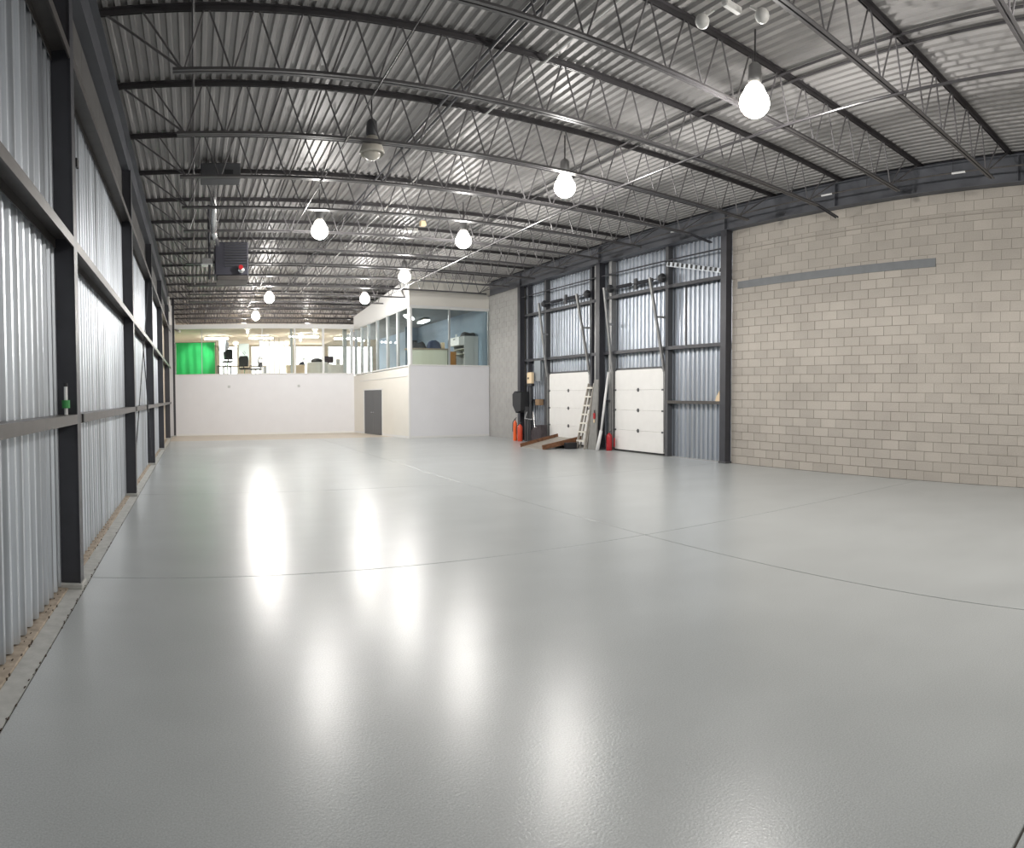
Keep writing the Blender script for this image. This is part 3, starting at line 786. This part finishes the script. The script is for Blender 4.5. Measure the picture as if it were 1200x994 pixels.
fluo(10.9, 30.0, 5.3, 1.3, 'fluorescent light deep in the corner office room', 1.5, 5.45, TUBE_DIM)

# green screen on a frame
gs = thing('green_screen', (0.1, 33.3, ZF), 'bright green cloth backdrop hanging on a frame behind the glass', 'backdrop')
m = MB(); nx, nz = 44, 10; rg = random.Random(2)
vs = []
for i in range(nx+1):
    for k in range(nz+1):
        u, v = i/nx, k/nz
        vs.append((-0.88+1.95*u, 33.3 + 0.035*math.sin(u*31+v*1.5)*(0.4+0.6*(1-v)) + 0.02*math.sin(u*13-v*5), 2.74+1.80*v - 0.02*math.sin(u*9*math.pi)**2*(v > 0.95)))
fs = [(i*(nz+1)+k, (i+1)*(nz+1)+k, (i+1)*(nz+1)+k+1, i*(nz+1)+k+1) for i in range(nx) for k in range(nz)]
m.add(vs, fs); m.build('cloth', CLOTH, gs, True)
m = MB(); m.tube((-0.92, 33.36, 4.54), (1.12, 33.36, 4.54), 0.015, 8); m.build('crossbar', DARKG, gs)
for x in (-0.92, 1.12): MB().tube((x, 33.36, ZF), (x, 33.36, 4.56), 0.015, 8).build('stand', DARKG, gs)
# softbox on a stand
sb = thing('softbox', (1.45, 33.6, ZF), 'white studio softbox lamp beside the green screen', 'light')
MB().prism([(1.30,4.05),(1.58,4.05),(1.62,4.65),(1.26,4.65)], 33.05, 33.12, 1).build('diffuser', SOFT, sb)
m = MB(); m.add([(1.62,33.1,4.1),(1.62,33.1,4.65),(1.80,33.5,4.5),(1.80,33.5,4.25),(1.26,33.16,4.1),(1.26,33.16,4.65),(1.70,33.55,4.5),(1.70,33.55,4.25)], [(0,1,2,3),(4,5,6,7),(1,5,6,2),(0,3,7,4),(3,2,6,7)])
m.build('hood', DARKG, sb)
MB().tube((1.6, 33.35, ZF), (1.6, 33.35, 4.3), 0.015, 8).build('stand', DARKG, sb)
for a in (0.4, 2.5, 4.6): MB().tube((1.6, 33.35, 3.0), (1.6+0.35*math.cos(a), 33.35+0.35*math.sin(a), ZF), 0.01, 6).build('leg', DARKG, sb)
sl = bpy.data.lights.new('cloth_patch_spot', 'SPOT'); sl.energy = 130; sl.spot_size = math.radians(48); sl.spot_blend = 0.4; sl.shadow_soft_size = 0.12  # spot added ahead of the softbox to brighten a patch of the green cloth
so = bpy.data.objects.new('cloth_patch_spot', sl); COL.objects.link(so); so.parent = sb
so.location = Vector((1.25, 31.7, 4.3)) - Vector((1.45, 33.6, ZF)); so.rotation_euler = (Vector((0.25, 33.3, 3.75)) - Vector((1.25, 31.7, 4.3))).to_track_quat('-Z', 'Y').to_euler()
# office chairs
def chair(x, y, rz, label, tall=0.0):
    c = thing('office_chair', (x, y, ZF), label, 'chair', 'office chairs')
    ca, sa_ = math.cos(rz), math.sin(rz)
    def T(mb): mb.v = [(x+ca*a-sa_*b, y+sa_*a+ca*b, ZF+z) for a, b, z in mb.v]; return mb
    h = 0.48+tall
    T(MB().bev(-0.25,-0.24,h,0.25,0.24,h+0.08,0.03)).build('seat', FABRIC, c)
    m = MB(); m.prism([(-0.23,h+0.14),(0.23,h+0.14),(0.25,h+0.55),(0.20,h+0.68),(-0.20,h+0.68),(-0.25,h+0.55)], 0.24, 0.29, 1); T(m).build('backrest', FABRIC, c)
    T(MB().bar((0,0.27,h-0.02),(0,0.30,h+0.3),0.06,0.02,(0,1,0))).build('back_support', BLACK, c)
    T(MB().tube((0,0,0.1),(0,0,h),0.03,8)).build('gas_column', CHROME, c)
    for k in range(5):
        t = k*2*math.pi/5+0.3; lg = T(MB().tube((0,0,0.11),(0.30*math.cos(t),0.30*math.sin(t),0.065),0.022,6,0.015)).build('leg', BLACK, c)
        T(MB().ball((0.30*math.cos(t),0.30*math.sin(t),0.03),0.03,8,6)).build('castor', BLACK, lg)
    for s in (-1, 1):
        a = MB(); a.path([(s*0.26,0.05,h+0.02),(s*0.30,0.05,h+0.2),(s*0.30,-0.15,h+0.22)],0.018,6); T(a).build('armrest', BLACK, c)
    return c
chair(2.62, 34.0, math.pi-0.25, 'black office chair with its back to the glass, left of the pair at the table')
chair(3.26, 34.7, math.pi/2+2.6, 'black swivel chair seen side-on, right of the pair at the table')
chair(1.78, 34.9, math.pi+0.1, 'tall black office chair raised beside the softbox', 0.42)
def table(x0, x1, y0, y1, h, mat, label, cat='table', name='office_table'):
    t = thing(name, ((x0+x1)/2, (y0+y1)/2, ZF), label, cat)
    MB().bev(x0, y0, ZF+h-0.04, x1, y1, ZF+h, 0.006).build('tabletop', mat, t)
    for x in (x0+0.05, x1-0.05):
        for y in (y0+0.05, y1-0.05): MB().box(x-0.025, y-0.025, ZF, x+0.025, y+0.025, ZF+h-0.04).build('leg', DARKG, t)
    return t
table(1.55, 3.9, 35.2, 36.0, 0.74, LAMINATE, 'pale wood office table with black legs behind the two chairs')
table(1.2, 1.95, 33.9, 34.5, 0.70, BLACK, 'small black side table next to the green screen')
# flip chart
wbd = thing('whiteboard', (2.95, 38, ZF), 'white flip chart on a stand at the back of the office', 'board')
MB().bev(2.6, 38, 3.9, 3.2, 38.03, 4.85, 0.005).build('panel', M('pale_board', (0.62,0.70,0.70), 0.4), wbd)
for x in (2.65, 3.15): MB().tube((x, 38.05, ZF), (x, 38.05, 4.8), 0.015, 6).build('stand', ALU, wbd)
MB().bar((2.82, 37.99, 4.35), (2.98, 37.99, 4.15), 0.006, 0.03).build('pen_stroke', DARKG, wbd)
MB().bar((2.90, 37.99, 4.42), (3.02, 37.99, 4.26), 0.006, 0.02).build('pen_stroke', DARKG, wbd)
# fence-like white partition with posts
pt = thing('office_partition', (4.2, 37, ZF), 'white panel partition with slim posts in the office', 'partition')
for k in range(5):
    x = 3.7+k*0.28
    MB().bev(x+0.01, 37, ZF+0.2, x+0.27, 37.03, ZF+2.2, 0.004).build('panel', TRIMW, pt)
    MB().tube((x, 37.0, ZF), (x, 37.0, ZF+2.42), 0.012, 6).build('post', DARKG, pt)
# reception desk, curved counter, monitor ...
dk = thing('reception_desk', (5.3, 35, ZF), 'pale wooden desk behind the rear glass', 'desk')
MB().bev(4.9, 34.7, ZF+0.70, 5.95, 35.4, ZF+0.74, 0.006).build('desktop', LAMINATE, dk)
MB().bev(4.95, 34.75, ZF, 5.9, 34.79, ZF+0.70, 0.004).build('front_panel', LAMINATE, dk)
for x in (4.95, 5.86): MB().bev(x, 34.79, ZF, x+0.04, 35.35, ZF+0.70, 0.004).build('side_panel', LAMINATE, dk)
ct = thing('curved_counter', (6.6, 34.4, ZF), 'white curved counter behind the rear glass', 'counter')
m = MB(); n = 14
pts = [(6.0+0.0+1.1*(i/n), 34.55-0.35*math.sin(math.pi*i/n)) for i in range(n+1)]
m.prism(pts+[(7.1,34.75),(6.0,34.75)], ZF, ZF+0.82, 2); m.build('body', WHITEP, ct)
m = MB(); m.prism([(a*1.0, b-0.03) for a, b in pts]+[(7.1,34.78),(6.0,34.78)], ZF+0.82, ZF+0.86, 2); m.build('top', TRIMW, ct)
bg = MB(); bg.lathe([(0,0),(0.30,0),(0.34,0.06),(0.28,0.16),(0.15,0.22),(0,0.23)], (6.5,34.5,ZF+0.86), 14)
tag(bg.build('bag', FABRIC, None, True), 'black bag lying on the white curved counter', 'bag')
ph = thing('desk_phone', (5.75, 35, ZF+0.74), 'dark blue desk phone with handset on the pale wooden desk', 'phone')
MB().prism([(5.55,ZF+0.74),(6.0-0.08,ZF+0.74),(5.92,ZF+0.80),(5.84,ZF+0.94),(5.70,ZF+0.90)], 34.85, 35.05, 1).build('base', NAVY, ph)
MB().tube((5.86, 34.95, ZF+0.92), (5.88, 34.95, ZF+1.02), 0.02, 6).build('stem', NAVY, ph); MB().ball((5.88, 34.95, ZF+1.06), 0.06, 10, 6).build('handset', BLACK, ph, True)
mo = thing('monitor', (7.3, 35.4, ZF+0.75), 'dark computer monitor on the white cabinet behind the rear glass', 'monitor')
MB().bev(7.08, 35.4, ZF+0.88, 7.62, 35.44, ZF+1.24, 0.01).build('screen', SCREEN, mo)
MB().box(7.32, 35.44, ZF+0.80, 7.38, 35.47, ZF+1.0).build('stand', BLACK, mo); MB().bev(7.2, 35.35, ZF+0.79, 7.5, 35.55, ZF+0.81, 0.005).build('foot', BLACK, mo)
cbn = thing('low_cabinet', (7.3, 35.5, ZF), 'white low cabinet under the dark monitor', 'cabinet')
MB().bev(6.7, 35.2, ZF, 8.1, 35.8, ZF+0.79, 0.006).build('body', TRIMW, cbn)
for x in (6.73, 7.42): dw = MB().bev(x, 35.18, ZF+0.05, x+0.66, 35.2, ZF+0.76, 0.004).build('door', WHITEP, cbn); MB().bev(x+0.5, 35.165, ZF+0.4, x+0.52, 35.18, ZF+0.52, 0.002).build('handle', ALU, dw)
pf = thing('picture_frame', (7.95, 35.4, ZF+0.79), 'small framed picture beside the dark monitor', 'picture')
MB().bev(7.75, 35.4, ZF+0.79, 7.98, 35.42, ZF+1.1, 0.004).build('frame', PLYWOOD, pf); MB().box(7.79, 35.395, ZF+0.83, 7.94, 35.40, ZF+1.06).build('print', CABINET, pf)
# corner room: counter, bags, cabinet, wooden box
rc = thing('reception_counter', (9.6, 26.2, ZF), 'cream counter right behind the corner office glass', 'counter')
MB().bev(8.78, 26.0, ZF, 10.52, 26.04, 3.66, 0.006).build('front_panel', LAMCREAM, rc)
MB().bev(8.74, 25.98, 3.66, 10.6, 26.5, 3.72, 0.006).build('worktop', M('brown_worktop', (0.30,0.24,0.18), 0.5), rc)
MB().bev(10.54, 26.04, ZF, 10.62, 26.5, 3.66, 0.004).build('end_panel', DARKG, rc)
def lump(name, x0, x1, y0, y1, z0, h, mat, label, seed):
    r = random.Random(seed); nx, ny = 12, 6; vs = []
    for i in range(nx+1):
        for j in range(ny+1):
            u, v = i/nx, j/ny
            e = min(1, 2.0*math.sin(math.pi*u))**0.6*min(1, 1.6*math.sin(math.pi*v))**0.6 if 0 < i < nx and 0 < j < ny else 0
            vs.append((x0+(x1-x0)*u, y0+(y1-y0)*v, z0 + h*e*(0.88+0.12*math.sin(u*7+seed)+r.uniform(-.05,.05))))
    fs = [(i*(ny+1)+j, (i+1)*(ny+1)+j, (i+1)*(ny+1)+j+1, i*(ny+1)+j+1) for i in range(nx) for j in range(ny)]
    m = MB(); m.add(vs, fs); n = len(vs)
    m.box(x0+0.02, y0+0.02, z0, x1-0.02, y1-0.02, z0+0.012)
    return tag(m.build(name, mat, None, True), label, 'bag')
lump('duffel_bag', 8.82, 9.62, 26.08, 26.42, 3.725, 0.30, FABRIC, 'black bag lying on the cream counter at its left end', 1)
lump('duffel_bag', 9.66, 10.30, 26.08, 26.42, 3.725, 0.36, NAVY, 'navy bag lying on the cream counter at its right end', 4)
tag(MB().bev(10.31, 26.15, 3.725, 10.46, 26.3, 3.99, 0.01).build('carton', BEIGE), 'small beige carton on the counter beside the navy bag', 'box')
fc = thing('storage_cabinet', (11.75, 26.5, ZF), 'tall grey-white storage cabinet with open drawers behind corner glass', 'cabinet')
MB().bev(11.78, 26.1, ZF, 11.80, 27.3, 4.30, 0.003).build('front_side', CABINET, fc)
m = MB(); m.box(11.35, 26.1, ZF, 12.0, 26.13, 4.30); m.box(11.35, 27.27, ZF, 12.0, 27.3, 4.30); m.box(11.97, 26.13, ZF, 12.0, 27.27, 4.30); m.box(11.35, 26.13, 4.27, 11.97, 27.27, 4.30)
m.build('carcass', CABINET, fc)
for z in (3.05, 3.55, 3.75): MB().box(11.36, 26.13, z, 11.96, 27.27, z+0.02).build('shelf', LAMCREAM, fc)
for z, t in ((3.90, 0.36), (2.75, 0.28)): dw = MB().bev(11.10, 26.14, z, 11.36, 27.2, z+t, 0.006).build('drawer', TRIMW, fc); MB().bev(11.085, 26.55, z+t*0.7, 11.10, 26.75, z+t*0.8, 0.003).build('drawer_handle', BLACK, dw)
tag(MB().bev(10.72, 26.3, ZF, 11.05, 26.7, 3.62, 0.006).build('wooden_box', ORANGEW), 'orange-brown wooden box standing left of the grey storage cabinet', 'box')
tag(MB().bev(10.62, 27.4, ZF, 10.95, 27.6, 3.9, 0.006).build('filing_unit', CABINET), 'grey filing unit behind the mullion of the corner glass', 'cabinet')
lump('folded_jacket', 11.42, 11.98, 26.16, 26.9, 4.30, 0.20, BLACK, 'black folded jacket lying on top of the grey storage cabinet', 7)
ws = thing('wall_panel', (12.0, 28.6, 4.4), 'small white lit panel on the pale blue office wall', 'panel')
MB().bev(12.0, 28.5, 4.25, 12.02, 28.66, 4.6, 0.003).build('plate', TRIMW, ws)
wcl = struct('wall_corner', MB().box(11.3, 34.0, ZF, 12.02, 34.1, 5.45), BLUEW, 'pale blue back wall of the corner office room', 'wall')
struct('door_4', MB().bev(11.5, 33.95, ZF, 11.95, 34.0, 4.75, 0.01), DOORG, 'dark door at the back of the corner office room', 'door')

# ------------------------------------------------------------------ things by the dock doors
rp = thing('dock_ramp', (11.2, 18.8, 0), 'low steel ramp with rusty raised edges in front of far dock door', 'ramp')
# surface rises from the floor towards the door
P0, P1, P2, P3 = (10.42, 19.25), (10.52, 17.98), (11.95, 17.95), (11.95, 19.45)
def rz(x): return 0.02 + 0.27*(x-10.45)/1.5
m = MB(); vs = [(p[0], p[1], rz(p[0])) for p in (P0,P1,P2,P3)] + [(p[0], p[1], max(0.0, rz(p[0])-0.03)) for p in (P0,P1,P2,P3)]
m.add(vs, [(0,1,2,3),(7,6,5,4),(0,4,5,1),(1,5,6,2),(2,6,7,3),(3,7,4,0)]); m.build('plate', CHECKER, rp)
for (a, b) in ((P0, P3), (P1, P2)):
    MB().bar((a[0]-0.03, a[1], rz(a[0])+0.03), (b[0]+0.02, b[1], rz(b[0])+0.03), 0.035, 0.15).build('curb', RUST, rp)
m = MB(); m.box(11.80, 18.05, 0, 11.92, 19.35, 0.24); m.build('support', DARKG, rp)
tag(MB().bev(11.25, 17.70, 0, 11.62, 17.90, 0.20, 0.01).build('timber_block', BLACK), 'black block on the floor between ramp and ladder', 'block')

ld = thing('step_ladder', (11.9, 17.6, 0), 'pale wooden step ladder standing folded against the door post', 'ladder')
b0, b1, t0, t1 = (11.72, 17.89, 0.0), (11.72, 17.42, 0.0), (12.06, 17.68, 2.10), (12.06, 17.36, 2.10)
for p, q in ((b0, t0), (b1, t1)): MB().bar(p, q, 0.035, 0.075, (1,0,0)).build('side_rail', WOODL, ld)
for k in range(7):
    u = (k+0.9)/7.4
    p = Vector(b0).lerp(Vector(t0), u); q = Vector(b1).lerp(Vector(t1), u)
    MB().bar(p, q, 0.14, 0.05).build('tread', WOODT, ld)
for p, q in (((11.84, 17.86, 0.0), (12.13, 17.64, 2.02)), ((11.84, 17.46, 0.0), (12.13, 17.39, 2.02))): MB().bar(p, q, 0.03, 0.04, (1,0,0)).build('rear_leg', WOODL, ld)
pk = thing('plank', (12.0, 17.2, 0), 'grey weathered wide plank leaning upright beside the wooden ladder', 'plank')
m = MB(); m.add([(11.78,17.32,0),(11.82,16.93,0),(11.86,16.93,0),(11.82,17.32,0),(11.96,17.23,2.22),(11.96,17.00,2.22),(12.0,17.00,2.22),(12.0,17.23,2.22)], [(0,1,2,3),(4,7,6,5),(0,4,5,1),(1,5,6,2),(2,6,7,3),(3,7,4,0)])
m.build('board', WOODG, pk)
lk = thing('red_padlock', (11.85, 17.05, 1.05), 'small red lock hung on the grey leaning plank', 'lock')
MB().bev(11.83, 17.02, 0.98, 11.87, 17.11, 1.16, 0.008).build('body', RED, lk)
MB().path([(11.85,17.04,1.16),(11.85,17.04,1.26),(11.86,17.09,1.26),(11.86,17.09,1.16)], 0.01, 6).build('shackle', DARKG, lk)
MB().bev(11.835, 17.03, 0.86, 11.85, 17.09, 0.96, 0.004).build('label_tag', BEIGE, lk)
pv = thing('white_pipe', (11.85, 17.0, 0), 'long white plastic pipe leaning between the dock doors', 'pipe')
MB().tube((11.78, 16.80, 0.0), (11.90, 16.76, 0.62), 0.06, 12, 0.05).build('boot', PVC, pv, True)
MB().tube((11.89, 16.76, 0.55), (12.10, 16.66, 2.45), 0.036, 12).build('pipe', PVC, pv, True)
def extinguisher(x, y, h, r, mat, label, hose=True):
    e = thing('fire_extinguisher', (x, y, 0), label, 'extinguisher', 'fire extinguishers')
    m = MB(); m.lathe([(0,0),(r*0.95,0),(r,0.02),(r,h*0.72),(r*0.8,h*0.80),(r*0.35,h*0.86),(r*0.3,h*0.9),(0,h*0.9)], (x,y,0), 16); m.build('cylinder', mat, e, True)
    m = MB(); m.tube((x,y,h*0.88),(x,y,h*0.95),r*0.35,8); m.bar((x,y,h*0.95),(x-0.02,y-0.13,h),0.03,0.015); m.build('valve_handle', DARKG, e)
    if hose: MB().path([(x-0.02,y,h*0.92),(x-r*1.2,y+0.02,h*0.8),(x-r*1.25,y+0.02,h*0.4)], 0.012, 6).build('hose', BLACK, e)
    return e
extinguisher(12.08, 16.58, 0.62, 0.095, RED, 'red fire extinguisher on the floor right of the white pipe')
extinguisher(11.72, 22.15, 0.88, 0.075, ORANGE, 'orange extinguisher with upright handle, left of the two by the grey block wall')
extinguisher(11.72, 21.76, 0.72, 0.10, M('red_orange_enamel', (0.62,0.07,0.03), 0.35), 'red-orange extinguisher, right of the two near the grey block wall')
tag(MB().bev(12.17, 16.42, 0.12, 12.20, 16.47, 0.40, 0.006).build('red_reflector', RED, None), 'small red reflector on the post left of the near dock door', 'reflector')
# dark boxed guard on post
gb = thing('guard_box', (11.85, 21.9, 0), 'black angular plastic housing on a floor post beside grey block wall', 'housing')
MB().prism([(21.60,1.16),(21.98,1.06),(22.24,1.34),(22.26,1.76),(22.08,1.88),(21.80,1.80),(21.58,1.86)], 11.66, 12.02, 0).build('housing', BLACK, gb)
MB().bar((11.93, 21.62, 0), (11.93, 21.62, 1.3), 0.14, 0.12, (0,1,0)).build('post', DARKG, gb)
MB().bev(11.715, 21.95, 1.46, 11.722, 22.05, 1.50, 0.002).build('badge', CABINET, gb)
pb = thing('control_box', (12.02, 21.5, 2.2), 'beige control box high on a thin post left of far dock door', 'box')
MB().bev(11.94, 21.28, 2.16, 12.06, 21.62, 2.58, 0.015).build('enclosure', BEIGE, pb)
MB().bev(11.93, 21.26, 2.06, 12.07, 21.64, 2.16, 0.01).build('dark_base', BLACK, pb)
MB().bar((12.0, 21.45, 0.0), (12.0, 21.45, 2.06), 0.06, 0.06, (0,1,0)).build('post', DARKG, pb)
MB().tube((11.94, 21.5, 2.36), (11.92, 21.5, 2.36), 0.04, 10).build('button', BLACK, pb)
th = thing('tube_handle', (11.95, 21.2, 0.8), 'bent bright metal tube handle left of the far dock door', 'handle')
MB().path([(11.80, 21.35, 1.12), (11.80, 21.52, 0.86), (11.82, 20.98, 0.84), (11.82, 20.92, 1.12), (11.82, 20.82, 0.58), (11.82, 20.66, 0.56)], 0.016, 8).build('tube', CHROME, th)
MB().tube((11.81, 21.3, 0.0), (11.81, 21.3, 0.86), 0.025, 8).build('stem', DARKG, th)
bp = thing('dock_bumper', (12.0, 20.9, 0), 'dark sloping bumper block beside the far dock door', 'bumper')
MB().prism([(20.50,0.0),(21.25,0.0),(21.25,0.40),(20.95,0.62),(20.50,0.66)], 11.90, 12.15, 0).build('block', M('dark_rubber', (0.05,0.04,0.045), 0.7, var=0.3, scale=8), bp)
wbk = MB().bev(12.0, 20.82, 1.36, 12.2, 21.10, 1.58, 0.01).build('wooden_block', M('brown_wood', (0.26,0.17,0.10), 0.7))
tag(wbk, 'small brown wooden block wedged left of far dock door track', 'block')
tag(MB().bev(12.10, 20.9, 2.25, 12.18, 21.35, 3.0, 0.004).build('steel_cabinet', M('pale_steel', (0.30,0.33,0.36), 0.4, 0.4)), 'pale grey steel cover plate above the beige control box', 'plate')
# small items on girts
tg = thing('paper_packet', (12.24, 11.95, 1.58), 'small beige paper packet standing on the girt beside dark column', 'packet')
MB().prism([(11.82,1.58),(12.10,1.58),(12.06,1.70),(11.96,1.84),(11.86,1.88),(11.82,1.78)], 12.22, 12.27, 0).build('packet', BEIGE, tg)
gt = thing('drain_tube', (-1.12, 5.0, 1.58), 'white tube with green tape standing on the left girt by first column', 'tube')
MB().tube((-1.13, 5.72, 1.58), (-1.13, 5.72, 1.83), 0.016, 10).build('tube', PVC, gt)
MB().tube((-1.13, 5.72, 1.64), (-1.13, 5.72, 1.71), 0.036, 12).build('green_tape', GREEN, gt, label='green tape band')
MB().tube((-1.13, 5.72, 1.83), (-1.13, 5.72, 1.86), 0.020, 10).build('cap', BLACK, gt)
ck = thing('cable_clip', (-1.05, 14.6, 1.5), 'small dark clamp on the left girt beyond the second column', 'clamp')
MB().bev(-1.045, 14.5, 1.42, -1.02, 14.62, 1.66, 0.004).build('clamp', BLACK, ck)
cm = thing('security_camera', (-0.72, 29.8, 4.8), 'small white security camera beside slim post at rear left', 'camera')
MB().tube((-0.75, 29.7, 4.80), (-0.60, 29.45, 4.72), 0.05, 10).build('body', WHITEP, cm)
MB().bar((-0.86, 29.95, 4.86), (-0.72, 29.68, 4.84), 0.03, 0.03).build('bracket', DARKG, cm)

# ------------------------------------------------------------------ closing wall behind the camera
struct('wall_rear', MB().box(-1.5, YB-0.2, 0, 12.6, YB, 6.6), M('rear_wall', (0.45,0.44,0.42), 0.7), 'plain grey wall behind the camera', 'wall')
